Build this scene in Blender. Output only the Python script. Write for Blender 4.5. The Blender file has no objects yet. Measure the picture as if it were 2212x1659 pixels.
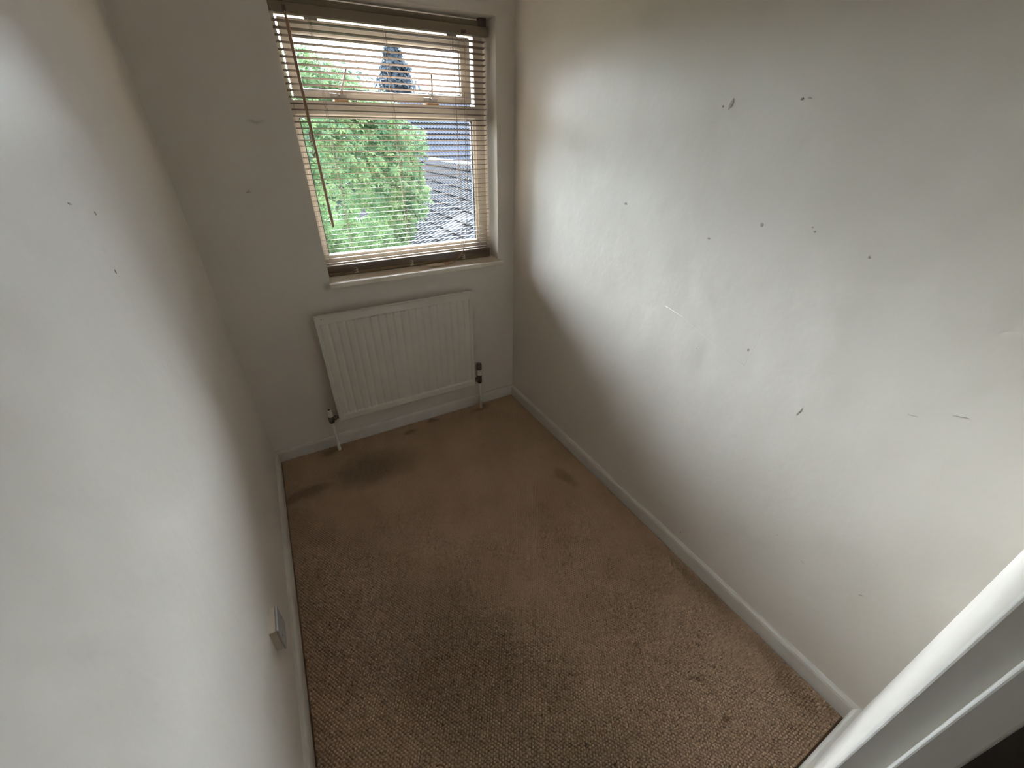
import bpy, bmesh, math, random
import numpy as np
from mathutils import Matrix, Vector

random.seed(7); rng = np.random.default_rng(7)
scene = bpy.context.scene
col = scene.collection
D = bpy.data

# ------------------------------------------------------------------ camera
YAW, PITCH, ROLL = 0.5118, 0.5431, 0.0067
CAM = Vector((0.2804, -2.1043, 1.5261)); FPX = 887.46
fw = Vector((math.sin(YAW)*math.cos(PITCH), math.cos(YAW)*math.cos(PITCH), -math.sin(PITCH)))
rt = Vector((math.cos(YAW), -math.sin(YAW), 0)); up = rt.cross(fw)
r2 = rt*math.cos(ROLL)+up*math.sin(ROLL); u2 = -rt*math.sin(ROLL)+up*math.cos(ROLL)
cam = D.objects.new('camera', D.cameras.new('camera')); col.objects.link(cam)
cam.matrix_world = Matrix(((r2.x,u2.x,-fw.x,CAM.x),(r2.y,u2.y,-fw.y,CAM.y),(r2.z,u2.z,-fw.z,CAM.z),(0,0,0,1)))
cam.data.sensor_fit = 'HORIZONTAL'; cam.data.sensor_width = 36; cam.data.lens = FPX/2212*36
cam.data.clip_start = 0.01; cam.data.clip_end = 500
scene.camera = cam

# ------------------------------------------------------------------ overcast sky (CIE overcast luminance) and exposure
SKY = 15.0
wd = D.worlds.new('overcast_sky'); scene.world = wd; wd.use_nodes = True
nt = wd.node_tree; nt.nodes.clear()
o_ = nt.nodes.new('ShaderNodeOutputWorld'); bg = nt.nodes.new('ShaderNodeBackground')
tc = nt.nodes.new('ShaderNodeTexCoord'); sx = nt.nodes.new('ShaderNodeSeparateXYZ')
mx = nt.nodes.new('ShaderNodeMath'); mx.operation = 'MAXIMUM'; mx.inputs[1].default_value = 0
ma = nt.nodes.new('ShaderNodeMath'); ma.operation = 'MULTIPLY_ADD'; ma.inputs[1].default_value = 2*SKY/3; ma.inputs[2].default_value = SKY/3
nt.links.new(tc.outputs['Generated'], sx.inputs[0]); nt.links.new(sx.outputs[2], mx.inputs[0]); nt.links.new(mx.outputs[0], ma.inputs[0])
bg.inputs[0].default_value = (0.92, 0.95, 1.06, 1)
nt.links.new(ma.outputs[0], bg.inputs[1]); nt.links.new(bg.outputs[0], o_.inputs[0])
scene.view_settings.view_transform = 'Standard'; scene.view_settings.look = 'None'
scene.view_settings.exposure = 0.0; scene.view_settings.gamma = 1.0; scene.view_settings.use_curve_mapping = False
scene.cycles.max_bounces = 14; scene.cycles.diffuse_bounces = 10; scene.cycles.transparent_max_bounces = 16
scene.cycles.use_denoising = True
scene.cycles.caustics_reflective = False; scene.cycles.caustics_refractive = False
# sun veiled by the overcast: a broad soft disc above the trees
SUN_EL, SUN_AZ = math.radians(27), math.radians(2)
sl = D.lights.new('veiled_sun_offscreen', 'SUN'); sl.energy = 128; sl.angle = math.radians(62); sl.color = (.94,.97,1.05)
sun = D.objects.new('veiled_sun_offscreen', sl); col.objects.link(sun); sun.location = (-3, 20, 12)
sun.rotation_euler = Vector((math.sin(SUN_AZ)*math.cos(SUN_EL), math.cos(SUN_AZ)*math.cos(SUN_EL), math.sin(SUN_EL))).to_track_quat('Z','Y').to_euler()
sun['kind'] = 'helper'
# ------------------------------------------------------------------ helpers
W, H = 1.4653, 2.36           # room width, ceiling height
YN = -2.14                    # near wall plane
WL, WR, WB, WT = 0.465, 1.367, 0.9275, 1.9757   # window opening

class MB:
    def __init__(s): s.v = []; s.f = []
    def add(s, vs, fs):
        n = len(s.v); s.v += [tuple(v) for v in vs]; s.f += [tuple(i+n for i in f) for f in fs]; return s
    def box(s, x0, x1, y0, y1, z0, z1):
        return s.add([(x0,y0,z0),(x1,y0,z0),(x1,y1,z0),(x0,y1,z0),(x0,y0,z1),(x1,y0,z1),(x1,y1,z1),(x0,y1,z1)],
                     [(0,3,2,1),(4,5,6,7),(0,1,5,4),(1,2,6,5),(2,3,7,6),(3,0,4,7)])
    def prism(s, prof, a, b):     # prof: list of 3d points on start section; extruded along vector
        n = len(prof); p0 = [Vector(p) for p in prof]; d = Vector(b)-Vector(a)
        return s.add([p for p in p0]+[p+d for p in p0], [tuple(range(n))[::-1], tuple(range(n,2*n))]+[(i,(i+1)%n,n+(i+1)%n,n+i) for i in range(n)])
    def tube(s, pts, r, n=10, cap=True):
        pts = [Vector(p) for p in pts]; rs = r if isinstance(r, (list,tuple)) else [r]*len(pts)
        base = len(s.v); prev = None
        for i, p in enumerate(pts):
            t = (pts[min(i+1,len(pts)-1)]-pts[max(i-1,0)])
            if t.length < 1e-9: t = prev or Vector((0,0,1))
            t = t.normalized(); prev = t
            a = Vector((1,0,0)) if abs(t.x) < .8 else Vector((0,1,0))
            e1 = (a - t*a.dot(t)).normalized(); e2 = t.cross(e1)
            for k in range(n):
                an = 2*math.pi*k/n; s.v.append(tuple(p+(e1*math.cos(an)+e2*math.sin(an))*rs[i]))
        for i in range(len(pts)-1):
            for k in range(n):
                s.f.append((base+i*n+k, base+i*n+(k+1)%n, base+(i+1)*n+(k+1)%n, base+(i+1)*n+k))
        if cap:
            s.f.append(tuple(base+k for k in range(n))[::-1]); s.f.append(tuple(base+(len(pts)-1)*n+k for k in range(n)))
        return s
    def mesh(s, name):
        m = D.meshes.new(name); m.from_pydata(s.v, [], s.f); m.update(); return m
    def obj(s, name, mat, parent=None, smooth=False, bevel=0, seg=2, auto=None):
        m = s.mesh(name)
        bm = bmesh.new(); bm.from_mesh(m); bmesh.ops.recalc_face_normals(bm, faces=bm.faces)
        if bevel:
            es = [e for e in bm.edges if len(e.link_faces) == 2 and e.calc_face_angle(0) > .6]
            bmesh.ops.bevel(bm, geom=es, offset=bevel, segments=seg, profile=.5, affect='EDGES', clamp_overlap=True)
        bm.to_mesh(m); bm.free()
        return link(name, m, mat, parent, smooth)

def link(name, m, mat, parent=None, smooth=False):
    if mat is not None and not m.materials: m.materials.append(mat)
    if smooth:
        m.polygons.foreach_set('use_smooth', [True]*len(m.polygons))
    o = D.objects.new(name, m); col.objects.link(o); o.parent = parent
    return o
def empty(name, loc=(0,0,0), parent=None):
    o = D.objects.new(name, None); col.objects.link(o); o.location = loc; o.parent = parent; o.empty_display_size = .05; return o
def tag(o, label=None, cat=None, group=None, kind=None):
    if label: o['label'] = label
    if cat: o['category'] = cat
    if group: o['group'] = group
    if kind: o['kind'] = kind
    return o

# ------------------------------------------------------------------ materials
def mat(name, c1, c2=None, rough=.6, scale=6, detail=4, lo=.35, hi=.65, bump=0, bscale=40, bdist=.002, metal=0, spec=.5, extra=None):
    m = D.materials.new(name); m.use_nodes = True; t = m.node_tree; n = t.nodes; b = n['Principled BSDF']
    b.inputs['Roughness'].default_value = rough; b.inputs['Metallic'].default_value = metal
    b.inputs['Specular IOR Level'].default_value = spec
    co = n.new('ShaderNodeTexCoord')
    if c2 is None: c2 = tuple(x*.93 for x in c1)
    no = n.new('ShaderNodeTexNoise'); no.inputs['Scale'].default_value = scale; no.inputs['Detail'].default_value = detail
    t.links.new(co.outputs['Object'], no.inputs['Vector'])
    rp = n.new('ShaderNodeValToRGB'); rp.color_ramp.elements[0].position = lo; rp.color_ramp.elements[1].position = hi
    rp.color_ramp.elements[0].color = (*c1, 1); rp.color_ramp.elements[1].color = (*c2, 1)
    t.links.new(no.outputs['Fac'], rp.inputs[0])
    out = rp.outputs[0]
    if extra: out = extra(t, co, out)
    t.links.new(out, b.inputs['Base Color'])
    if bump:
        bs = bscale if isinstance(bscale, (list,tuple)) else [bscale]
        last = None
        for k, sc in enumerate(bs):
            nb = n.new('ShaderNodeTexNoise'); nb.inputs['Scale'].default_value = sc; nb.inputs['Detail'].default_value = 5
            t.links.new(co.outputs['Object'], nb.inputs['Vector'])
            bp = n.new('ShaderNodeBump'); bp.inputs['Strength'].default_value = bump
            bp.inputs['Distance'].default_value = bdist[k] if isinstance(bdist, (list,tuple)) else bdist
            t.links.new(nb.outputs['Fac'], bp.inputs['Height'])
            if last: t.links.new(last.outputs[0], bp.inputs['Normal'])
            last = bp
        t.links.new(last.outputs[0], b.inputs['Normal'])
    return m

def mixcol(t, fac, a, c):
    mx = t.nodes.new('ShaderNodeMixRGB'); t.links.new(fac, mx.inputs[0]); t.links.new(a, mx.inputs[1]); mx.inputs[2].default_value = (*c, 1)
    return mx.outputs[0]
def blotches(spots, c, soft=.5, scale=9, amt=.8, warp=.05):
    """worn or stained spots of a given place, size and ragged outline; spots = (x,y,z,rx,ry,rz)"""
    def f(t, co, out):
        N = t.nodes
        no = N.new('ShaderNodeTexNoise'); no.inputs['Scale'].default_value = scale; no.inputs['Detail'].default_value = 5
        t.links.new(co.outputs['Object'], no.inputs['Vector'])
        sb = N.new('ShaderNodeVectorMath'); sb.operation = 'SUBTRACT'; sb.inputs[1].default_value = (.5,.5,.5)
        t.links.new(no.outputs['Color'], sb.inputs[0])
        sc = N.new('ShaderNodeVectorMath'); sc.operation = 'SCALE'; sc.inputs['Scale'].default_value = warp*2
        t.links.new(sb.outputs[0], sc.inputs[0])
        ad = N.new('ShaderNodeVectorMath'); ad.operation = 'ADD'
        t.links.new(co.outputs['Object'], ad.inputs[0]); t.links.new(sc.outputs[0], ad.inputs[1])
        acc = None
        for (x,y,z,rx,ry,rz,k) in spots:
            s1 = N.new('ShaderNodeVectorMath'); s1.operation = 'SUBTRACT'; s1.inputs[1].default_value = (x,y,z)
            t.links.new(ad.outputs[0], s1.inputs[0])
            s2 = N.new('ShaderNodeVectorMath'); s2.operation = 'DIVIDE'; s2.inputs[1].default_value = (rx,ry,rz)
            t.links.new(s1.outputs[0], s2.inputs[0])
            ln = N.new('ShaderNodeVectorMath'); ln.operation = 'LENGTH'; t.links.new(s2.outputs[0], ln.inputs[0])
            mr = N.new('ShaderNodeMapRange'); mr.inputs['From Min'].default_value = 1; mr.inputs['From Max'].default_value = 1-soft
            mr.inputs['To Min'].default_value = 0; mr.inputs['To Max'].default_value = amt*k; mr.interpolation_type = 'SMOOTHSTEP'
            t.links.new(ln.outputs['Value'], mr.inputs['Value'])
            if acc is None: acc = mr.outputs[0]
            else:
                m2 = N.new('ShaderNodeMath'); m2.operation = 'MAXIMUM'
                t.links.new(acc, m2.inputs[0]); t.links.new(mr.outputs[0], m2.inputs[1]); acc = m2.outputs[0]
        return mixcol(t, acc, out, c)
    return f

WALLC = (.70,.655,.59); WALLD = (.65,.605,.54)
M = {}
M['wall'] = mat('painted_plaster', WALLC, WALLD, rough=.55, scale=1.6, bump=.7, bscale=[2.2, 11, 48], bdist=[.024,.0012,.0006])
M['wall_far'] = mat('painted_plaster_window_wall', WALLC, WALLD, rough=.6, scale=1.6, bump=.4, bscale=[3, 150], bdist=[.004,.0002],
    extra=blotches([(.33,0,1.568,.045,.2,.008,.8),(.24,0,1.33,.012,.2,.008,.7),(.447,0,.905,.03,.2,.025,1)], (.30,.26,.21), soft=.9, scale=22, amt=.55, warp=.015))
M['ceiling'] = mat('ceiling_paint', (.74,.73,.70), rough=.8, bump=.2, bscale=90, bdist=.0005)
M['gloss'] = mat('white_gloss_paint', (.68,.655,.60), (.60,.575,.52), rough=.35, scale=7, bump=.35, bscale=[18,120], bdist=[.001,.0002])
M['jamb'] = mat('door_frame_gloss', (.72,.70,.66), (.67,.65,.60), rough=.3, scale=5, bump=.3, bscale=[9,60], bdist=[.002,.0004])
M['under'] = mat('bare_floor', (.22,.15,.10), rough=.9)
M['rad'] = mat('radiator_enamel', (.66,.635,.57), (.61,.585,.52), rough=.3, scale=3)
M['pipe'] = mat('painted_pipe', (.70,.67,.60), rough=.35)
M['bare_pipe'] = mat('bare_pipe_end', (.62,.50,.40), rough=.4)
M['valve_metal'] = mat('tarnished_chrome', (.16,.14,.11), (.08,.07,.05), rough=.35, metal=.8, scale=60)
M['dark_plastic'] = mat('dark_valve_plastic', (.05,.035,.03), (.09,.05,.04), rough=.35, scale=40)
M['cap'] = mat('valve_cap_white', (.68,.64,.55), rough=.4)
M['frame'] = mat('window_frame_cream', (.64,.60,.52), (.56,.52,.43), rough=.4, scale=9,
                 extra=blotches([(1.350,.14,1.25,.012,.1,.34,1),(1.347,.14,1.52,.016,.1,.10,.7)], (.42,.25,.08), soft=.7, scale=30, amt=.75, warp=.006))
M['sill'] = mat('sill_gloss', (.80,.755,.67), (.70,.635,.52), rough=.35, scale=10, bump=.3, bscale=[30], bdist=[.0006])
M['gasket'] = mat('glazing_gasket', (.03,.035,.045), rough=.6)
M['slat'] = mat('tan_blind_slat', (.28,.215,.168), (.25,.19,.15), rough=.5, scale=4, spec=.2)
M['rail'] = mat('brown_blind_rail', (.20,.145,.075), (.15,.105,.055), rough=.4, scale=3)
M['head'] = mat('taupe_headrail', (.22,.175,.12), rough=.45)
M['cord'] = mat('blind_cord', (.30,.24,.19), rough=.8)
M['pull'] = mat('pull_cord_tan', (.62,.42,.26), rough=.8)
M['wand'] = mat('brown_wand', (.34,.22,.13), (.28,.18,.11), rough=.4, scale=30)
M['tag'] = mat('paper_tag', (.84,.78,.64), rough=.8)
M['ink'] = mat('tag_ink', (.42,.36,.28), rough=.8)
M['stay'] = mat('galvanised_stay', (.36,.34,.31), (.28,.26,.24), rough=.4, metal=.5, scale=50)
M['rust'] = mat('rusty_packer', (.45,.27,.10), (.38,.21,.07), rough=.8, scale=60)
M['plate'] = mat('grey_socket_plate', (.36,.34,.33), rough=.5)
M['box'] = mat('cream_socket_box', (.60,.54,.44), rough=.5)
M['chip'] = mat('bare_plaster_chip', (.42,.385,.34), rough=.9)
M['filler'] = mat('filler_patch', (.66,.64,.60), rough=.7)
# carpet with stains
carpet_spots = [(.45,-.30,0,.33,.16,.5,.8),(.72,-.10,0,.05,.03,.5,1),(.86,-.07,0,.035,.02,.5,1),
    (.50,-1.40,0,.34,.50,.5,.75),(.40,-1.15,0,.18,.30,.5,.4),(.72,-1.62,0,.16,.25,.5,.5),(.55,-1.90,0,.42,.42,.5,.75),(.12,-.33,0,.20,.05,.5,.8),(1.30,-.85,0,.06,.12,.5,.7),
    (1.13,-1.93,0,.016,.010,.5,1),(1.15,-1.84,0,.03,.012,.5,.7),(1.27,-2.05,0,.014,.010,.5,.9),(1.40,-1.95,0,.06,.16,.5,.6),(1.42,-1.62,0,.05,.18,.5,.5),
    (.30,-.06,0,.10,.05,.5,.9),(1.19,-.07,0,.09,.04,.5,.9)]
M['carpet'] = mat('brown_loop_carpet', (.455,.322,.222), (.40,.278,.19), rough=.95, scale=3.5, spec=.1,
                  extra=blotches(carpet_spots, (.19,.125,.08), soft=.75, scale=5, amt=.75, warp=.10))

def glass_mat():
    m = D.materials.new('window_glass'); m.use_nodes = True; t = m.node_tree; n = t.nodes; n.clear()
    o = n.new('ShaderNodeOutputMaterial'); tr = n.new('ShaderNodeBsdfTransparent'); gl = n.new('ShaderNodeBsdfGlossy')
    tr.inputs[0].default_value = (.93,.97,.97,1); gl.inputs['Roughness'].default_value = .02
    fr = n.new('ShaderNodeFresnel'); fr.inputs[0].default_value = 1.25; mi = n.new('ShaderNodeMixShader')
    t.links.new(fr.outputs[0], mi.inputs[0]); t.links.new(tr.outputs[0], mi.inputs[1]); t.links.new(gl.outputs[0], mi.inputs[2]); t.links.new(mi.outputs[0], o.inputs[0])
    return m
M['glass'] = glass_mat()
def leaf_mat(name, c1, c2, tl):
    m = mat(name, c1, c2, rough=.55, scale=2.5, lo=.4, hi=.6, spec=.06); t = m.node_tree; n = t.nodes
    b = n['Principled BSDF']; o = n['Material Output']
    ts = n.new('ShaderNodeBsdfTranslucent'); ts.inputs[0].default_value = (*tl, 1)
    mi = n.new('ShaderNodeMixShader'); mi.inputs[0].default_value = .35
    t.links.new(b.outputs[0], mi.inputs[1]); t.links.new(ts.outputs[0], mi.inputs[2]); t.links.new(mi.outputs[0], o.inputs[0])
    return m
M['leaf'] = leaf_mat('bright_green_leaf', (.055,.105,.052), (.15,.21,.09), (.10,.17,.07))
M['leaf2'] = leaf_mat('pale_far_foliage', (.05,.075,.055), (.06,.085,.062), (.052,.078,.056))
M['needle'] = leaf_mat('blue_grey_needles', (.04,.055,.072), (.05,.066,.082), (.037,.05,.062))
M['bark'] = mat('bark', (.10,.08,.06), rough=.9, scale=20)
M['tile'] = mat('weathered_grey_roof_tile', (.028,.029,.032), (.038,.039,.043), rough=.95, spec=.05, scale=1.5, bump=.3, bscale=20, bdist=.004)
M['tile2'] = mat('blue_grey_roof_tile', (.046,.052,.066), (.056,.062,.076), rough=.95, spec=.05, scale=1.2)
M['patch_tile'] = mat('pale_roof_tile', (.085,.086,.09), rough=.95, spec=.05)  # paler grey for a few tiles of the near roof
M['render'] = mat('neighbour_wall', (.035,.032,.028), rough=.95, spec=.05)
M['brick'] = mat('pink_brick', (.06,.036,.03), (.05,.03,.026), rough=.95, spec=.05, scale=12)
M['grass'] = mat('lawn', (.022,.034,.012), (.016,.024,.009), rough=1, spec=0)
M['gutter'] = mat('gutter_white', (.12,.12,.12), rough=.9, spec=.05)

# ------------------------------------------------------------------ room shell
def S(o): o['kind'] = 'structure'; return o
T = .28
floor = S(MB().box(-.1, W+.1, -3.6, T, -.12, -.006).obj('floor', M['under']))
S(MB().box(-1.1, 2.2, -3.6, T, H, H+.1).obj('ceiling', M['ceiling']))
wl = S(MB().box(-.12, 0, YN-.0562, T, -.12, H+.02).obj('wall_left', M['wall']))
wr = S(MB().box(W, W+.12, YN-.0562, T, -.12, H+.02).obj('wall_right', M['wall']))
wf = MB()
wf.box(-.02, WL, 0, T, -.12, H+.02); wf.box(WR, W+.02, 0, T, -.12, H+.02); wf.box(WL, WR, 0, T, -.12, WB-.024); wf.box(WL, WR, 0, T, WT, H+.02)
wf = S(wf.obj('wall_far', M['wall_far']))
DX = .80                       # inner face of the door lining
wn = MB(); wn.box(DX+.03, W+.02, YN-.056, YN, -.12, H+.02); wn.box(-.02, DX+.03, YN-.056, YN, 2.03, H+.02)
wn = S(wn.obj('wall_near', M['wall']))
# landing beyond the doorway
S(MB().box(-1.1, 2.2, -3.62, -3.5, -.12, H+.02).obj('wall_landing_back', M['wall']))
S(MB().box(-1.1, -.98, -3.6, YN-.06, -.12, H+.02).obj('wall_landing_left', M['wall']))
S(MB().box(2.08, 2.2, -3.6, YN-.06, -.12, H+.02).obj('wall_landing_right', M['wall']))
S(MB().box(-1.1, -.1, YN-.056, YN+.04, -.12, H+.02).obj('wall_landing_front_left', M['wall']))
S(MB().box(W+.1, 2.2, YN-.056, YN+.04, -.12, H+.02).obj('wall_landing_front_right', M['wall']))
M['landing'] = mat('dark_landing_carpet', (.27,.25,.24), rough=.95)
S(MB().box(-1.1, 2.2, -3.6, YN-.035, -.12, .004).obj('floor_landing', M['landing']))

# door frame: lining with a rebate and a planted stop
dr = S(empty('door_1', (DX, YN, 0)))
def part(mb, name, m, parent, **k):       # world-space mesh under a moved parent
    o = mb.obj(name, m, parent, **k); L = Vector(); p = parent
    while p is not None: L += p.location; p = p.parent
    o.data.transform(Matrix.Translation(-L)); return o
part(MB().box(DX, DX+.032, YN-.0565, YN+.0005, 0, 2.03), 'lining', M['jamb'], dr, bevel=.0025)
part(MB().box(DX-.80, DX, YN-.0565, YN+.0005, 2.0, 2.032), 'lining', M['jamb'], dr, bevel=.0025)
part(MB().box(.0, .012, YN-.0565, YN+.0005, 0, 2.0), 'lining', M['jamb'], dr, bevel=.002)
part(MB().box(DX-.013, DX+.001, YN-.0575, YN-.028, 0, 2.0), 'door_stop', M['jamb'], dr, bevel=.003, seg=3)
part(MB().box(.012, DX-.012, YN-.056, YN-.028, 1.987, 2.001), 'door_stop', M['jamb'], dr, bevel=.003)

# skirting boards with a rounded top
def skirt(name, a, b, inward, h=.068, th=.015):
    a = Vector(a); b = Vector(b); i = Vector(inward)
    prof2 = [(0,-.01),(th,-.01),(th,h-.016),(th*.86,h-.007),(th*.5,h-.001),(0,h)]
    pr = [a+i*u+Vector((0,0,v)) for u,v in prof2]
    return S(MB().prism(pr, a, b).obj(name, M['gloss'], bevel=0))
skirt('baseboard_far', (0,0,0), (W,0,0), (0,-1,0))
skirt('baseboard_left', (0,YN,0), (0,0,0), (1,0,0))
skirt('baseboard_right', (W,YN,0), (W,0,0), (-1,0,0))
skirt('baseboard_near', (DX+.032,YN,0), (W,YN,0), (0,1,0), th=.016)

# carpet: loops as real geometry
def carpet():
    px, py = .0098, .0082
    xs = np.arange(.0235, W-.0215, px); ys = np.arange(YN+.0255, -.0225, py)
    X, Y = np.meshgrid(xs, ys); X = X + (np.arange(len(ys)) % 2)[:,None]*px*.5
    X = X.ravel(); Y = Y.ravel(); k = X < W-.022; X = X[k]; Y = Y[k]; n = len(X)
    X = X + rng.normal(0,.00035,n); Y = Y + rng.normal(0,.00035,n)
    h = .0048 + rng.normal(0,.0004,n)
    worn = np.exp(-(((X-.55)/.34)**2+((Y+1.15)/.75)**2))     # trodden flat in the middle
    h = h*(1-.55*worn)
    K = 6; an = np.arange(K)*2*np.pi/K
    V = np.zeros((n, 2*K+1, 3), np.float32)
    rx = px*.535*(1+.15*worn); ry = py*.575*(1+.15*worn)
    for j, (f, z) in enumerate(((1.0, -.0045), (.74, .68))):
        V[:, j*K:(j+1)*K, 0] = X[:,None]+np.cos(an)[None]*(rx*f)[:,None]
        V[:, j*K:(j+1)*K, 1] = Y[:,None]+np.sin(an)[None]*(ry*f)[:,None]
        V[:, j*K:(j+1)*K, 2] = z if j == 0 else (h*z)[:,None]
    V[:, 2*K] = np.stack([X, Y, h], 1)
    base = (np.arange(n)*(2*K+1))[:,None]
    quads = np.array([[k,(k+1)%K,K+(k+1)%K,K+k] for k in range(K)]); tris = np.array([[K+k,K+(k+1)%K,2*K] for k in range(K)])
    q = (base[:,:,None]+quads[None]).reshape(-1,4); t = (base[:,:,None]+tris[None]).reshape(-1,3)
    me = D.meshes.new('carpet_pile'); me.vertices.add(n*(2*K+1)); me.vertices.foreach_set('co', V.ravel())
    me.loops.add(q.size+t.size); me.loops.foreach_set('vertex_index', np.concatenate([q.ravel(), t.ravel()]).astype(np.int32))
    me.polygons.add(len(q)+len(t))
    me.polygons.foreach_set('loop_start', np.concatenate([np.arange(len(q))*4, q.size+np.arange(len(t))*3]).astype(np.int32))
    me.update(calc_edges=True); me.validate()
    return link('carpet_pile', me, M['carpet'], floor, smooth=True)
cp = carpet(); cp['kind'] = 'stuff'; cp['label'] = 'brown loop pile carpet with dark stains'
bk = MB().box(.0205, W-.0205, YN+.0215, -.0205, -.007, -.0012).obj('carpet_backing', M['carpet'], floor)

# chips and knocks in the wall paint
def chip(wall, c, ru, rv, axis, rot=0, mt='chip'):
    n = 9; vs = []
    for k in range(n):
        a = 2*math.pi*k/n; rr = 1+.25*random.uniform(-1,1)
        u = math.cos(a)*ru*rr; v = math.sin(a)*rv*rr
        u, v = u*math.cos(rot)-v*math.sin(rot), u*math.sin(rot)+v*math.cos(rot)
        vs.append((u, v))
    d = .0009
    def P(u, v, e):
        return {'xr': (W-e, c[0]+u, c[1]+v), 'xl': (e, c[0]+u, c[1]+v), 'y': (c[0]+u, -e, c[1]+v)}[axis]
    mb = MB().add([P(u,v,-.002) for u,v in vs]+[P(u,v,d) for u,v in vs], [tuple(range(n))[::-1], tuple(range(n,2*n))]+[(i,(i+1)%n,n+(i+1)%n,n+i) for i in range(n)])
    return mb.obj('paint_chip', M[mt], wall)
for (y,z,a,b,rot) in [(-1.209,1.604,.005,.013,.35),(-1.400,1.606,.003,.003,0),(-1.418,1.606,.005,.0015,.2),(-.857,1.311,.007,.005,0),(-1.395,1.321,.004,.005,.3),
        (-1.239,1.256,.003,.002,0),(-1.525,1.335,.002,.002,0),(-1.533,1.326,.002,.0025,0),(-1.667,1.292,.002,.003,0),(-1.665,.858,.0015,.014,.3),(-1.99,.436,.006,.0012,-.6),
        (-1.753,.429,.0012,.005,.4),(-1.445,.108,.0015,.006,0),(-1.844,.40,.006,.001,.2),(-1.185,1.60,.003,.003,0),(-1.30,.90,.002,.002,0),(-1.47,.97,.003,.006,.2),(-1.95,1.02,.012,.0008,-.3),(-1.88,.98,.01,.0008,-.2)]:
    chip(wr, (y,z), a, b, 'xr', rot)
for (y,z,a,b,rot) in [(-1.107,1.426,.007,.0014,-.3),(-1.005,1.398,.002,.003,0),(-1.05,1.30,.002,.004,0)]:
    chip(wl, (y,z), a, b, 'xl', rot)
for (x,z,a,b,rot) in [(.235,1.326,.006,.003,.2)]:
    chip(wf, (x,z), a, b, 'y', rot)
# skim ridges on the right wall (edge of an old filled patch)
def ridge(pts, r=.0009):
    o = MB().tube([(W+.0006, y, z) for y,z in pts], r, 6).obj('filler_ridge', M['wall'], wr, smooth=True); return o
ridge([(-1.13,1.00),(-1.22,.985),(-1.30,.955),(-1.37,.94),(-1.43,.925),(-1.475,.918)])
ridge([(-1.475,.918),(-1.478,.95),(-1.485,.99),(-1.488,1.03)])

# ------------------------------------------------------------------ window
YF = .14
win = S(empty('window_1', ((WL+WR)/2, YF, WB)))
fr = MB()
x0, x1, z0, z1 = .500, 1.306, 1.009, 1.593           # lower glass
tx0, tx1, tz0, tz1 = .490, 1.318, 1.650, 1.926       # opening of the top light
part(MB().box(WL-.005, tx0, YF, YF+.06, WB-.01, WT+.005), 'frame_jamb', M['frame'], win, bevel=.002)
part(MB().box(tx1, WR+.005, YF, YF+.06, WB-.01, WT+.005), 'frame_jamb', M['frame'], win, bevel=.002)
part(MB().box(tx0, tx1, YF, YF+.06, tz1, WT+.005), 'frame_head', M['frame'], win, bevel=.002)
part(MB().box(tx0, tx1, YF-.004, YF+.06, z1+.006, tz0), 'transom', M['frame'], win, bevel=.003)
part(MB().box(tx0, tx1, YF, YF+.06, WB-.01, z0-.006), 'frame_foot', M['frame'], win, bevel=.002)
def ring(a0,a1,b0,b1,w,y0,y1):
    m = MB(); m.box(a0,a0+w,y0,y1,b0,b1); m.box(a1-w,a1,y0,y1,b0,b1); m.box(a0+w,a1-w,y0,y1,b0,b0+w); m.box(a0+w,a1-w,y0,y1,b1-w,b1); return m
part(ring(tx0-.001, tx1+.001, z0-.007, z1+.007, .012, YF+.006, YF+.045), 'glazing_bead', M['frame'], win)
pane = part(MB().box(x0+.001, x1-.001, YF+.028, YF+.032, z0+.001, z1-.001), 'pane', M['glass'], win)
part(ring(x0+.001, x1-.001, z0+.001, z1-.001, .005, YF+.020, YF+.036), 'gasket', M['gasket'], win)
# top sash, standing slightly proud of the frame so daylight shows round it
sash = S(empty('top_sash', (0, .03, .72), win))
s0, s1, q0, q1 = .499, 1.309, 1.660, 1.917; ys0, ys1 = YF+.016, YF+.062
part(MB().box(s0, .533, ys0, ys1, q0, q1), 'stile', M['frame'], sash, bevel=.004)
part(MB().box(1.256, s1, ys0, ys1, q0, q1), 'stile', M['frame'], sash, bevel=.004)
part(MB().box(.533, 1.256, ys0, ys1, 1.868, q1), 'top_rail', M['frame'], sash, bevel=.004)
part(MB().box(.533, 1.256, ys0, ys1, q0, 1.692), 'bottom_rail', M['frame'], sash, bevel=.004)
part(MB().box(.530, 1.260, YF+.038, YF+.042, 1.689, 1.871), 'pane', M['glass'], sash)
part(ring(.532, 1.258, 1.691, 1.869, .005, YF+.030, YF+.048), 'gasket', M['gasket'], sash)
for hx in (.60, 1.20): part(MB().box(hx, hx+.05, ys0+.01, ys1-.004, q1-.004, tz1+.004), 'hinge', M['stay'], sash)
for bx in (.686, 1.099):
    part(MB().box(bx-.028, bx+.028, YF-.003, ys1-.01, tz0-.012, q0+.003), 'packer', M['rust'], sash)
    tiltx = .038 if bx < .9 else .002
    part(MB().tube([(bx, YF+.002, 1.672),(bx+tiltx*.5, YF-.004, 1.72),(bx+tiltx, YF-.002, 1.766)], [.0055,.0045,.005], 8), 'casement_stay', M['stay'], sash, smooth=True)
    m = MB(); m.box(bx-.042, bx+.02, YF-.004, YF+.018, q0+.001, q0+.009); m.tube([(bx-.045,YF-.006,q0+.012),(bx-.02,YF-.006,q0+.012)], .007, 8)
    m.tube([(bx,YF-.012,q0+.014),(bx,YF+.012,q0+.014)], .008, 10); m.box(bx+.004, bx+.022, YF-.008, YF+.01, q0+.006, q0+.014)
    part(m, 'stay_peg', M['stay'], sash)
# sill board
part(MB().box(WL-.012, WR+.010, -.050, YF+.02, WB-.024, WB), 'sill', M['sill'], win, bevel=.006, seg=3)

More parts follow.
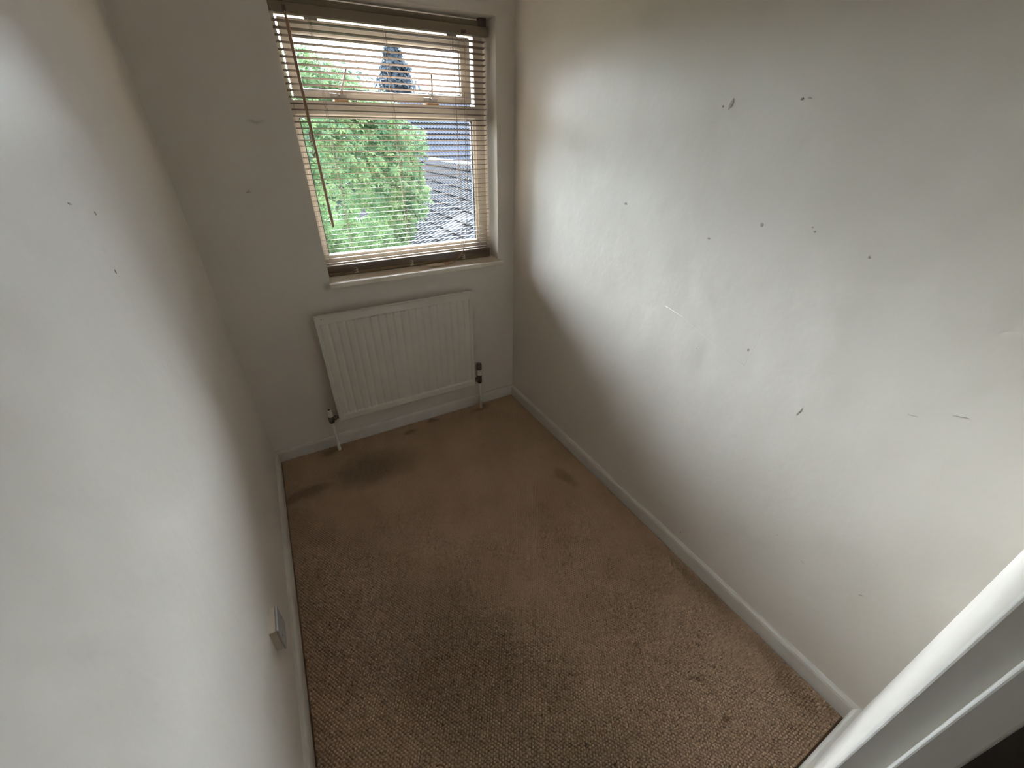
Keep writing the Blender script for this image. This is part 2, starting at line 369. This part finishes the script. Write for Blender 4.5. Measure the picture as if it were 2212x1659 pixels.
# ------------------------------------------------------------------ venetian blind
BX0, BX1, BY = .474, 1.352, .085
bl = empty('venetian_blind', (.913, BY, WB)); tag(bl, 'tan slatted venetian blind hanging in the window recess', 'blind')
hr = part(MB().box(BX0-.002, BX1+.008, BY-.026, BY+.012, 1.912, 1.944), 'headrail', M['head'], bl, bevel=.002)
part(MB().box(1.226, 1.250, BY-.029, BY-.024, 1.914, 1.926), 'cord_lock', M['dark_plastic'], hr)
part(MB().box(BX0, BX1+.004, BY-.012, BY+.02, 1.943, 1.9655), 'gap_filler_bar', M['head'], bl)  # made-up bar filling the gap above the headrail, added to darken it
for x in (BX0+.02, BX1-.03): part(MB().box(x, x+.03, BY-.02, BY+.012, 1.943, WT+.002), 'bracket', M['dark_plastic'], bl)
SD = .0125
sm = MB(); ns = 6
for yy in range(ns+1):
    u = -1+2*yy/ns; y = u*SD; z = .0007*(1-u*u)
    for x in (-(BX1-BX0)/2, (BX1-BX0)/2): sm.v.append((x, y, z))
for yy in range(ns+1):
    u = -1+2*yy/ns; y = u*SD; z = .0007*(1-u*u)-.0007
    for x in (-(BX1-BX0)/2, (BX1-BX0)/2): sm.v.append((x, y, z))
o = 2*(ns+1)
for k in range(ns):
    sm.f += [(2*k,2*k+1,2*k+3,2*k+2), (o+2*k,o+2*k+2,o+2*k+3,o+2*k+1), (2*k,2*k+2,o+2*k+2,o+2*k), (2*k+1,o+2*k+1,o+2*k+3,2*k+3)]
sm.f += [(0,o,o+1,1), (2*ns,2*ns+1,o+2*ns+1,o+2*ns)]
slat_mesh = sm.mesh('slat'); slat_mesh.materials.append(M['slat'])
slat_mesh.polygons.foreach_set('use_smooth', [True]*len(slat_mesh.polygons))
PITCHS = .0215; NS = 43; ztop = 1.893
SX = (BX0+BX1)/2
def slat(z, tilt=0, yaw=0, dy=0):
    s = D.objects.new('slat', slat_mesh); col.objects.link(s); s.parent = bl
    s.location = (SX-.913, dy, z-WB); s.rotation_euler = (tilt, yaw, 0); return s
for k in range(NS):
    slat(ztop-k*PITCHS, -.165+random.gauss(0,.016), random.gauss(0,.0012), random.gauss(0,.0008))
zlast = ztop-(NS-1)*PITCHS
# slats gathered on the bottom rail
zr = WB+.0005
part(MB().box(BX0, BX1, BY-.0135, BY+.0135, zr, zr+.017), 'bottom_rail', M['rail'], bl, bevel=.003)
z = zr+.0175
for k in range(9): slat(z, random.gauss(0,.015), 0, random.gauss(0,.0005)); z += .0020
z += .0028
for k in range(6): slat(z, .03+random.gauss(0,.01), 0, -.0012+random.gauss(0,.0004)); z += .0020
# ladder cords and lift cords
for lx in (.605, .890, 1.188):
    for dy in (-SD-.0006, SD+.0006):
        part(MB().tube([(lx+random.gauss(0,.0008), BY+dy, zz) for zz in np.linspace(1.913, zr+.01, 10)], .0007, 5), 'ladder_cord', M['cord'], bl)
    part(MB().tube([(lx+.006, BY-.004, zz) for zz in (1.913, 1.4, zr+.01)], .0009, 5), 'lift_cord', M['cord'], bl)
    # slack loops of cord over the gathered slats
    pts = []
    for k in range(40):
        a = k*.75; pts.append((lx+.012*math.cos(a)*(.5+.5*math.sin(k*.37)), BY-SD-.003-.0015*math.sin(a*1.3), zr+.006+.026*(k/40)+.003*math.sin(a)))
    part(MB().tube(pts, .0009, 5), 'cord_slack', M['tag'], bl, smooth=True)
# pull cord, tassel and tag lying on the sill
zs = WB
pc = [(1.240,BY-.028,1.918),(1.236,BY-.030,1.70),(1.230,BY-.030,1.50),(1.219,BY-.031,1.25),(1.208,BY-.032,1.10),(1.196,BY-.034,1.03),(1.176,.046,.985),(1.145,.036,.955),(1.115,.028,zs+.010),(1.085,.022,zs+.004)]
part(MB().tube(pc, [.0011]*6+[.0016,.0022,.0022,.0018], 6), 'pull_cord', M['pull'], bl, smooth=True)
pc2 = [(x-.007 if z>1.1 else x-.002, y+.003, z) for x,y,z in pc]
part(MB().tube(pc2[1:], .0010, 6), 'pull_cord', M['cord'], bl, smooth=True)
pts = []
for k in range(60):
    a = k*.9; r = .012*(.4+.6*abs(math.sin(k*.61)))
    pts.append((1.068+r*1.2*math.cos(a), .018+r*.8*math.sin(a*1.1), zs+.003+.010*abs(math.sin(k*.43))))
part(MB().tube(pts, .0013, 5), 'cord_knot', M['pull'], bl, smooth=True)
tm = MB(); nx = 8; ta = Vector((1.045,.013,0)); tb = Vector((.960,.014,0)); tw = Vector((.05,1,0)).normalized()*.030
for k in range(nx+1):
    p = ta.lerp(tb, k/nx); zc = zs+.0025+.006*math.sin(k/nx*math.pi)**2+.004*(k/nx)
    for e, dz in ((-.5,0),(.5,.004)):
        tm.v.append(tuple(p+tw*e+Vector((0,0,zc+dz)))); tm.v.append(tuple(p+tw*e+Vector((0,0,zc+dz+.0006))))
for k in range(nx):
    a = 4*k; b = a+4
    tm.f += [(a+1,a+3,b+3,b+1),(a,b,b+2,a+2),(a,a+1,b+1,b),(a+2,b+2,b+3,a+3)]
tm.f += [(0,2,3,1),(4*nx,4*nx+1,4*nx+3,4*nx+2)]
tg = part(tm, 'label_tag', M['tag'], bl); tg['label'] = 'cream printed paper tag on the pull cord'
for ln in range(4):                       # print on the tag, too small to read
    e = -.34+.22*ln; m = MB(); k = .5
    while k < nx-1.2:
        w_ = random.uniform(.35,.9)
        def tp(q, off):
            p = ta.lerp(tb, q/nx); zc = zs+.0025+.006*math.sin(q/nx*math.pi)**2+.004*(q/nx)+.004*(off+.5)+.0008
            return tuple(p+tw*off+Vector((0,0,zc)))
        m.add([tp(k,e-.025),tp(k+w_,e-.025),tp(k+w_,e+.025),tp(k,e+.025)], [(0,1,2,3)]); k += w_+.22
    part(m, 'print_line', M['ink'], tg)
# tilt wand
wm = [(.521,BY-.036,1.925),(.522,BY-.038,1.900),(.5225,BY-.040,1.885),(.524,BY-.040,1.70),(.529,BY-.040,1.45),(.5345,BY-.040,1.18),(.535,BY-.040,1.160)]
part(MB().tube(wm, [.003,.004,.0062,.0062,.0060,.0058,.004], 8), 'tilt_wand', M['wand'], bl, smooth=True)
part(MB().box(.515,.527,BY-.040,BY-.024,1.914,1.932), 'wand_hook', M['dark_plastic'], bl)

# ------------------------------------------------------------------ radiator
RX0, RX1, RZ0, RZ1, RF = .3533, 1.1574, .1893, .7893, -.075
ra = empty('radiator', ((RX0+RX1)/2, -.05, 0)); tag(ra, 'white ribbed panel radiator on the wall below the window', 'radiator')
NF = 20; fw_ = (RX1-RX0-.028)/NF
pm = MB()
def prof(x):       # depth of the flutes across the panel face
    u = ((x-(RX0+.014))/fw_)
    if u < 0 or u > NF: return 0
    u -= math.floor(u)
    g = min(abs(u), abs(1-u))
    return .0055*max(0, 1-(g/.26))**1.2 if g < .26 else 0
nx = NF*10+8
xsv = np.linspace(RX0, RX1, nx)
zr_ = [RZ0, RZ0+.004, RZ0+.034, RZ0+.044, RZ0+.10, RZ1-.10, RZ1-.046, RZ1-.036, RZ1-.004, RZ1]
for zz in zr_:
    inn = 1 if RZ0+.04 < zz < RZ1-.04 else 0
    for x in xsv:
        d = 0
        if inn: d = prof(x)
        if inn and (x-RX0 > .012 and RX1-x > .012): d += .003
        edge = .003 if (zz in (RZ0, RZ1) or x in (xsv[0], xsv[-1])) else 0
        pm.v.append((x, RF+d+edge, zz))
for j in range(len(zr_)-1):
    for i in range(nx-1): pm.f.append((j*nx+i, j*nx+i+1, (j+1)*nx+i+1, (j+1)*nx+i))
nb = len(pm.v); back = RF+.016
pm.v += [(RX0,back,RZ0),(RX1,back,RZ0),(RX1,back,RZ1),(RX0,back,RZ1)]
top = [(len(zr_)-1)*nx+i for i in range(nx)]; bot = list(range(nx))
pm.f.append(tuple(top+[nb+2, nb+3])); pm.f.append(tuple(bot[::-1]+[nb, nb+1])); 
pm.f.append(tuple([j*nx for j in range(len(zr_))]+[nb+3, nb])); pm.f.append(tuple([j*nx+nx-1 for j in range(len(zr_))][::-1]+[nb+1, nb+2])); pm.f.append((nb,nb+3,nb+2,nb+1))
pn = part(pm, 'front_panel', M['rad'], ra)
# top and side edge seams
part(MB().box(RX0-.003, RX1+.003, RF-.002, RF+.018, RZ1-.002, RZ1+.004), 'top_seam', M['rad'], ra, bevel=.0025)
part(MB().box(RX0-.003, RX0+.003, RF-.001, RF+.018, RZ0-.002, RZ1+.002), 'side_seam', M['rad'], ra, bevel=.002)
part(MB().box(RX1-.003, RX1+.003, RF-.001, RF+.018, RZ0-.002, RZ1+.002), 'side_seam', M['rad'], ra, bevel=.002)
m = MB()
for i in range(18):
    xx = RX0+.06+i*(RX1-RX0-.12)/17; m.box(xx-.012, xx+.012, RF+.015, RF+.040, RZ0+.06, RZ1-.05)
part(m, 'convector_fins', M['rad'], ra)
for xx in (RX0+.12, RX1-.12):
    part(MB().box(xx-.015, xx+.015, RF+.014, .002, RZ0+.05, RZ1-.06), 'wall_bracket', M['rad'], ra)
part(MB().tube([(RX0-.008, RF+.010, RZ1-.012),(RX0+.004, RF+.010, RZ1-.012)], .008, 10), 'bleed_plug', M['rad'], ra, smooth=False)
part(MB().box(RX0+.026, RX0+.030, RF-.0012, RF+.002, RZ1-.014, RZ1-.010), 'vent_mark', M['valve_metal'], ra)
# valves and pipes
VY = -.060
def valve(vx, rx, parent, right):
    vz = .214
    s = 1 if rx > vx else -1
    v = part(MB().tube([(vx,VY,vz-.026),(vx,VY,vz-.022),(vx,VY,vz-.006),(vx,VY,vz+.010),(vx,VY,vz+.016)], [.010,.0145,.0155,.0145,.012], 14), 'valve_body', M['valve_metal'], parent, smooth=True)
    part(MB().tube([(vx,VY,vz),(vx+s*.014,VY,vz),(vx+s*.015,VY,vz),(vx+s*.027,VY,vz),(vx+s*.028,VY,vz),(rx+s*.003,VY,vz)], [.009,.009,.0125,.0125,.008,.008], 6), 'union_nut', M['valve_metal'], v)
    if right:
        part(MB().tube([(vx,VY,vz+.012),(vx,VY,vz+.030),(vx,VY,vz+.034)], [.015,.0155,.014], 14), 'valve_neck', M['dark_plastic'], v, smooth=True)
        part(MB().tube([(vx,VY,vz+.032),(vx,VY,vz+.036),(vx,VY,vz+.068),(vx,VY,vz+.072)], [.0145,.0165,.0165,.0145], 16), 'valve_collar', M['cap'], v, smooth=True)
        part(MB().tube([(vx,VY,vz+.070),(vx,VY,vz+.074),(vx,VY,vz+.104),(vx,VY,vz+.111),(vx,VY,vz+.112)], [.0150,.0165,.0165,.012,.004], 16), 'valve_head', M['dark_plastic'], v, smooth=True)
        part(MB().tube([(vx,VY,vz+.1105),(vx,VY,vz+.1135)], [.008,.006], 12), 'head_cap', M['stay'], v)
    else:
        part(MB().tube([(vx,VY,vz+.014),(vx,VY,vz+.016),(vx,VY,vz+.054),(vx,VY,vz+.058)], [.012,.0135,.0115,.009], 14), 'lockshield_cap', M['cap'], v, smooth=True)
        part(MB().tube([(vx,VY,vz+.056),(vx,VY,vz+.060)], [.007,.006], 10), 'cap_screw', M['dark_plastic'], v)
    part(MB().tube([(vx,VY,vz-.020),(vx,VY-.001,.12),(vx,VY-.004,.05),(vx,VY-.005,.02)], .0062, 10), 'pipe', M['pipe'], parent, smooth=True)
    part(MB().tube([(vx,VY-.003,.056),(vx,VY-.004,.050),(vx,VY-.0055,.008),(vx,VY-.006,-.004)], [.0062,.0088,.0088,.006], 10), 'pipe_sleeve', M['bare_pipe'] if right else M['pipe'], parent, smooth=True)
valve(.312, RX0, ra, False)
valve(1.194, RX1, ra, True)

# ------------------------------------------------------------------ surface socket box on the left wall
so = empty('wall_socket', (0, -1.21, .26)); tag(so, 'small cream surface socket box low on the left wall above the skirting', 'socket')
part(MB().box(-.002, .018, -1.250, -1.170, .262, .350), 'back_box', M['box'], so, bevel=.002)
part(MB().box(.0175, .0235, -1.252, -1.168, .260, .352), 'faceplate', M['plate'], so, bevel=.002)
for yy in (-1.238, -1.182): part(MB().tube([(.023,yy,.306),(.0242,yy,.306)], .003, 10), 'screw', M['valve_metal'], so)

# ------------------------------------------------------------------ outside
GZ = -2.7
gr = MB().box(-60, 90, T, 140, GZ-.3, GZ).obj('lawn', M['grass']); S(gr)

def palmate(n=6, L=.105, droop=.35):
    v = []; f = []
    for k in range(n):
        a = -math.pi*.82+2*math.pi*.82*k/(n-1); l = L*(1-.28*abs(k-(n-1)/2)/((n-1)/2))
        d = np.array([math.sin(a), math.cos(a), 0]); s = np.array([math.cos(a), -math.sin(a), 0])
        b = len(v)
        v += [np.zeros(3), d*l*.6+s*l*.23+np.array([0,0,-l*droop*.25]), d*l+np.array([0,0,-l*droop]), d*l*.6-s*l*.23+np.array([0,0,-l*droop*.25]), d*l*.6+np.array([0,0,l*.02])]
        f += [(b,b+1,b+4),(b+1,b+2,b+4),(b+2,b+3,b+4),(b+3,b,b+4)]
    return np.array(v), np.array(f)
LV, LF = palmate()
def frame_for(nrm, spin):
    z = nrm/np.linalg.norm(nrm); a = np.array([0,0,1.]) if abs(z[2]) < .9 else np.array([1.,0,0])
    x = np.cross(a, z); x /= np.linalg.norm(x); y = np.cross(z, x)
    c, s = math.cos(spin), math.sin(spin); return np.stack([x*c+y*s, -x*s+y*c, z], 1)
def crown_points(n, c, rad, shell=(.72,1.0), lump=.10):
    out = []
    for i in range(n):
        d = rng.normal(size=3); d /= np.linalg.norm(d)
        if d[1] > .55: continue            # the back of the crown, away from the house, is thinner
        q = rng.uniform(*shell)**.6 * (1+lump*math.sin(5*d[0]+3*d[2]*2)*math.cos(4*d[2]+2*d[1]))
        p = np.array(c)+d*np.array(rad)*q
        nn = d/np.array(rad); nn /= np.linalg.norm(nn)
        nn = nn*.6+np.array([0,-.1,.55])+rng.normal(size=3)*.28
        out.append((p, nn, q))
    return out
tree = empty('broadleaf_tree', (1.27, 7.0, GZ)); tag(tree, 'bright green broadleaf tree with fanned leaves outside the window', 'tree')
pts = crown_points(9000, (1.27,7.0,.83), (2.16,1.6,1.95), (.5,1.0))
# leaves in front that show largest: single pieces; the others joined
lm = D.meshes.new('leaf'); lm.from_pydata([tuple(v) for v in LV], [], [tuple(int(i) for i in f) for f in LF]); lm.materials.append(M['leaf'])
front = sorted([i for i,(p,n,q) in enumerate(pts) if q > .93 and p[1] < 6.3 and p[0] > .6 and -.9 < p[2] < 2.3], key=lambda i: pts[i][0][1])
front = set(random.sample(front, min(300, len(front))))
vs = []; fs = []; nv = 0
tl = np.array(tree.location)
for i,(p,n,q) in enumerate(pts):
    R = frame_for(n, rng.uniform(0,6.28)); sc = rng.uniform(.8,1.35)
    if i in front:
        o = D.objects.new('leaf', lm); col.objects.link(o); o.parent = tree
        o.matrix_local = Matrix.Translation(Vector(p-tl)) @ Matrix(R.tolist()).to_4x4() @ Matrix.Scale(sc, 4)
    else:
        vs.append((LV*sc)@R.T+p-tl); fs.append(LF+nv); nv += len(LV)
fo = D.meshes.new('foliage'); fo.from_pydata(np.concatenate(vs).tolist(), [], np.concatenate(fs).tolist())
fo = link('foliage', fo, M['leaf'], tree); fo['kind'] = 'stuff'
m = MB().tube([(1.25,7.1,GZ-.1),(1.3,7.1,GZ+1.2),(1.22,7.05,-.4),(1.3,7.0,.8),(1.3,7.0,1.9)], [.16,.13,.11,.07,.02], 10)
for k in range(16):
    a = rng.uniform(0,6.28); e = rng.uniform(.0,.9); z = rng.uniform(-.8,1.4); ln = rng.uniform(.9,1.4)
    m.tube([(1.27,7.03,z),(1.27+.5*ln*math.cos(a),7+.4*ln*math.sin(a),z+.3*e),(1.27+ln*1.2*math.cos(a),7+.9*ln*math.sin(a),z+.7*e)], [.05,.03,.008], 6)
part(m, 'trunk', M['bark'], tree, smooth=True)

# distant trees: crowns of small leaf clusters
def far_tree(name, label, c, rad, n, size, mt, cone=False, group=None):
    t = empty(name, (c[0], c[1], GZ)); tag(t, label, 'tree', group)
    V = []; F = []; k = 0; q4 = np.array([[0,0,0],[.5,.25,0],[1,0,-.15],[.5,-.25,0]]); f4 = np.array([[0,1,2],[0,2,3]])
    for i in range(n):
        if cone:
            h = rng.uniform(0,1)**1.4; a = rng.uniform(0,6.28); rr = (1-h)**.55*rng.uniform(.55,1.05)*(.82+.18*math.sin(h*60))
            p = np.array([math.cos(a)*rad[0]*rr, math.sin(a)*rad[1]*rr, h*rad[2]]); nn = np.array([math.cos(a),math.sin(a),.6])
        else:
            d = rng.normal(size=3); d /= np.linalg.norm(d); p = d*np.array(rad)*rng.uniform(.6,1.0)*(1+.12*math.sin(6*d[0]+5*d[2])); nn = d+np.array([0,0,.4])
        R = frame_for(nn+rng.normal(size=3)*.4, rng.uniform(0,6.28)); V.append((q4*size*rng.uniform(.7,1.4))@R.T+p+np.array([0,0,c[2]-GZ])); F.append(f4+k); k += 4
    me = D.meshes.new('foliage'); me.from_pydata(np.concatenate(V).tolist(), [], np.concatenate(F).tolist()); o = link('foliage', me, mt, t); o['kind'] = 'stuff'
    hh = (c[2]-GZ)+(rad[2]*.8 if cone else 0)
    MB().tube([(0,0,-.1),(0,0,hh*.5),(0,0,hh)], [.16,.12,.04], 8).obj('trunk', M['bark'], t, smooth=True)
far_tree('spruce', 'tall blue-grey conifer rising behind the far roof', (10.5,33,-2.0), (3.3,3.3,8.8), 6500, .38, M['needle'], cone=True)
far_tree('distant_tree', 'pale green round tree behind the broadleaf tree', (3.6,20,1.4), (2.6,2,3.0), 2600, .30, M['leaf2'])
far_tree('distant_tree', 'low pale green tree between the conifer and the broadleaf tree', (4.3,31,1.2), (2.6,2,2.7), 2200, .30, M['leaf2'])
far_tree('distant_tree', 'wide pale green tree beyond the far roof, right of the conifer', (16.5,38,1.6), (3.6,2.4,3.2), 2600, .32, M['leaf2'])

far_tree('hedge', 'dark green garden hedge behind the broadleaf tree', (-.6,13.5,-1.2), (2.9,.8,1.6), 3500, .16, M['leaf2'])

# neighbour's single-storey roof: interlocking tiles laid one by one
TS = math.tan(math.radians(30)); CS = math.cos(math.radians(30)); SN = math.sin(math.radians(30))
def roofz(x): return 1.526+TS*(x-.28)-4.025
EX, RXX, RY0, RY1 = 3.0, 5.95, 4.5, 14.1
nh = empty('neighbour_extension', (4.5, 9.3, GZ)); tag(nh, 'low neighbouring building with grey tiled roof beside the tree', 'building')
TWd, GA = .33, .33
tmb = MB(); ncol = 12
def wave(u): return .028*max(0, math.sin(u*2*math.pi*2))**.8
for a, (s_, lift) in enumerate(((0,.050),(GA*1.10,0))):
    for k in range(ncol+1):
        u = k/ncol; tmb.v.append((s_, u*TWd, lift+wave(u)))
for k in range(ncol): tmb.f.append((k, k+1, ncol+1+k+1, ncol+1+k))
nb = len(tmb.v)
for k in range(ncol+1): tmb.v.append((.004, k/ncol*TWd, .030+wave(k/ncol)))
for k in range(ncol): tmb.f.append((nb+k, nb+k+1, k+1, k))
tile_mesh = tmb.mesh('tile')
tile_mesh.materials.append(M['tile']); tile_b = tile_mesh.copy(); tile_b.materials[0] = M['patch_tile']
NC = 10; NW = 29
pale = {(2,9),(3,8),(3,9),(4,8),(4,9),(5,7),(5,8),(2,24),(1,24)}
for c_ in range(NC):
    for w_ in range(NW):
        xs0 = EX+c_*(RXX-EX)/NC
        o = D.objects.new('tile', tile_b if (c_, w_) in pale else tile_mesh); col.objects.link(o); o.parent = nh
        L = Vector((xs0, RY0+w_*TWd, roofz(xs0)+.02))-nh.location
        o.matrix_local = Matrix.Translation(L+Vector((0,0,random.gauss(0,.003)))) @ Matrix.Rotation(-math.radians(30)+random.gauss(0,.008), 4, 'Y')
m = MB(); m.add([(EX,RY0,roofz(EX)),(RXX,RY0,roofz(RXX)),(RXX,RY1,roofz(RXX)),(EX,RY1,roofz(EX)),(2*RXX-EX,RY0,roofz(EX)),(2*RXX-EX,RY1,roofz(EX))],[(0,1,2,3),(1,4,5,2),(0,3,5,4)])
part(m, 'roof_deck', M['tile'], nh)
part(MB().tube([(RXX, RY0, roofz(RXX)+.01),(RXX, RY1, roofz(RXX)-.02)], .10, 12), 'ridge', M['tile'], nh, smooth=True)
part(MB().box(EX+.25, 2*RXX-EX-.25, RY0+.1, RY1-.1, GZ, roofz(EX)+.1), 'wall', M['render'], nh)
part(MB().add([(EX+.25,RY0+.1,roofz(EX)),(2*RXX-EX-.25,RY0+.1,roofz(EX)),(RXX,RY0+.1,roofz(RXX)-.05),(EX+.25,RY0+.16,roofz(EX)),(2*RXX-EX-.25,RY0+.16,roofz(EX)),(RXX,RY0+.16,roofz(RXX)-.05)],[(0,1,2),(3,5,4),(0,2,5,3),(1,4,5,2),(0,3,4,1)]), 'gable', M['render'], nh)
part(MB().tube([(EX-.05, RY0, roofz(EX)-.03),(EX-.05, RY1, roofz(EX)-.03)], .05, 8), 'gutter', M['gutter'], nh, smooth=True)
# brick pier beside the eave
bp = empty('brick_pier', (2.62, 5.6, GZ)); tag(bp, 'pink brick pier with sloping cap below the neighbouring eave', 'pier')
bm_ = MB().box(-.108,.108,-.051,.051,0,.065).mesh('brick'); bm_.materials.append(M['brick'])
for c_ in range(28):
    for k in (0,1):
        o = D.objects.new('brick', bm_); col.objects.link(o); o.parent = bp
        o.location = ((0, (k-.5)*.112, c_*.075) if c_ % 2 == 0 else ((k-.5)*.112, 0, c_*.075)); o.rotation_euler = (0,0,0 if c_ % 2 == 0 else math.pi/2)
MB().add([(-.13,-.13,2.1),(.13,-.13,2.1),(.13,.13,2.1),(-.13,.13,2.1),(0,0,2.32)],[(0,3,2,1),(0,1,4),(1,2,4),(2,3,4),(3,0,4)]).obj('cap', M['brick'], bp)
MB().box(-.095,.095,-.095,.095,0,2.1).obj('mortar_core', M['render'], bp)

# house farther off: wavy pantile courses facing this window
fh = empty('far_house', (11.5, 24, GZ)); tag(fh, 'far house with blue-grey pantiled roof seen above the ridge', 'building')
FX0, FX1, FY0, FY1, FZ0, FZ1 = 6.6, 17.0, 19.6, 24.0, -.40, 3.25
rows = 15; m = MB(); nxw = 420
for r_ in range(rows):
    a = r_/rows; b = (r_+1.12)/rows
    n0 = len(m.v)
    for (q, lift) in ((a,.08),(b,0)):
        for k in range(nxw+1):
            x = FX0+(FX1-FX0)*k/nxw; wv = .045*(.5+.5*math.sin(x*2*math.pi/.17))
            m.v.append((x, FY0+(FY1-FY0)*q-.6*(lift+wv), FZ0+(FZ1-FZ0)*q+.75*(lift+wv)))
    for k in range(nxw+1):
        x = FX0+(FX1-FX0)*k/nxw; m.v.append((x, FY0+(FY1-FY0)*a, FZ0+(FZ1-FZ0)*a+.03))
    w1 = nxw+1
    for k in range(nxw):
        m.f.append((n0+k, n0+k+1, n0+w1+k+1, n0+w1+k)); m.f.append((n0+2*w1+k, n0+2*w1+k+1, n0+k+1, n0+k))
o = part(m, 'roof_tiles', M['tile2'], fh); o['kind'] = 'stuff'
part(MB().add([(FX0,FY1+4.4,FZ0),(FX1,FY1+4.4,FZ0),(FX1,FY1,FZ1),(FX0,FY1,FZ1)],[(0,1,2,3)]), 'roof_back', M['tile2'], fh)
part(MB().tube([(FX0,FY1,FZ1),(FX1,FY1,FZ1)], .14, 10), 'ridge', M['tile2'], fh, smooth=True)
part(MB().box(FX0+.3, FX1-.3, FY0+.35, FY1+4, GZ, FZ0+.25), 'wall', M['render'], fh)
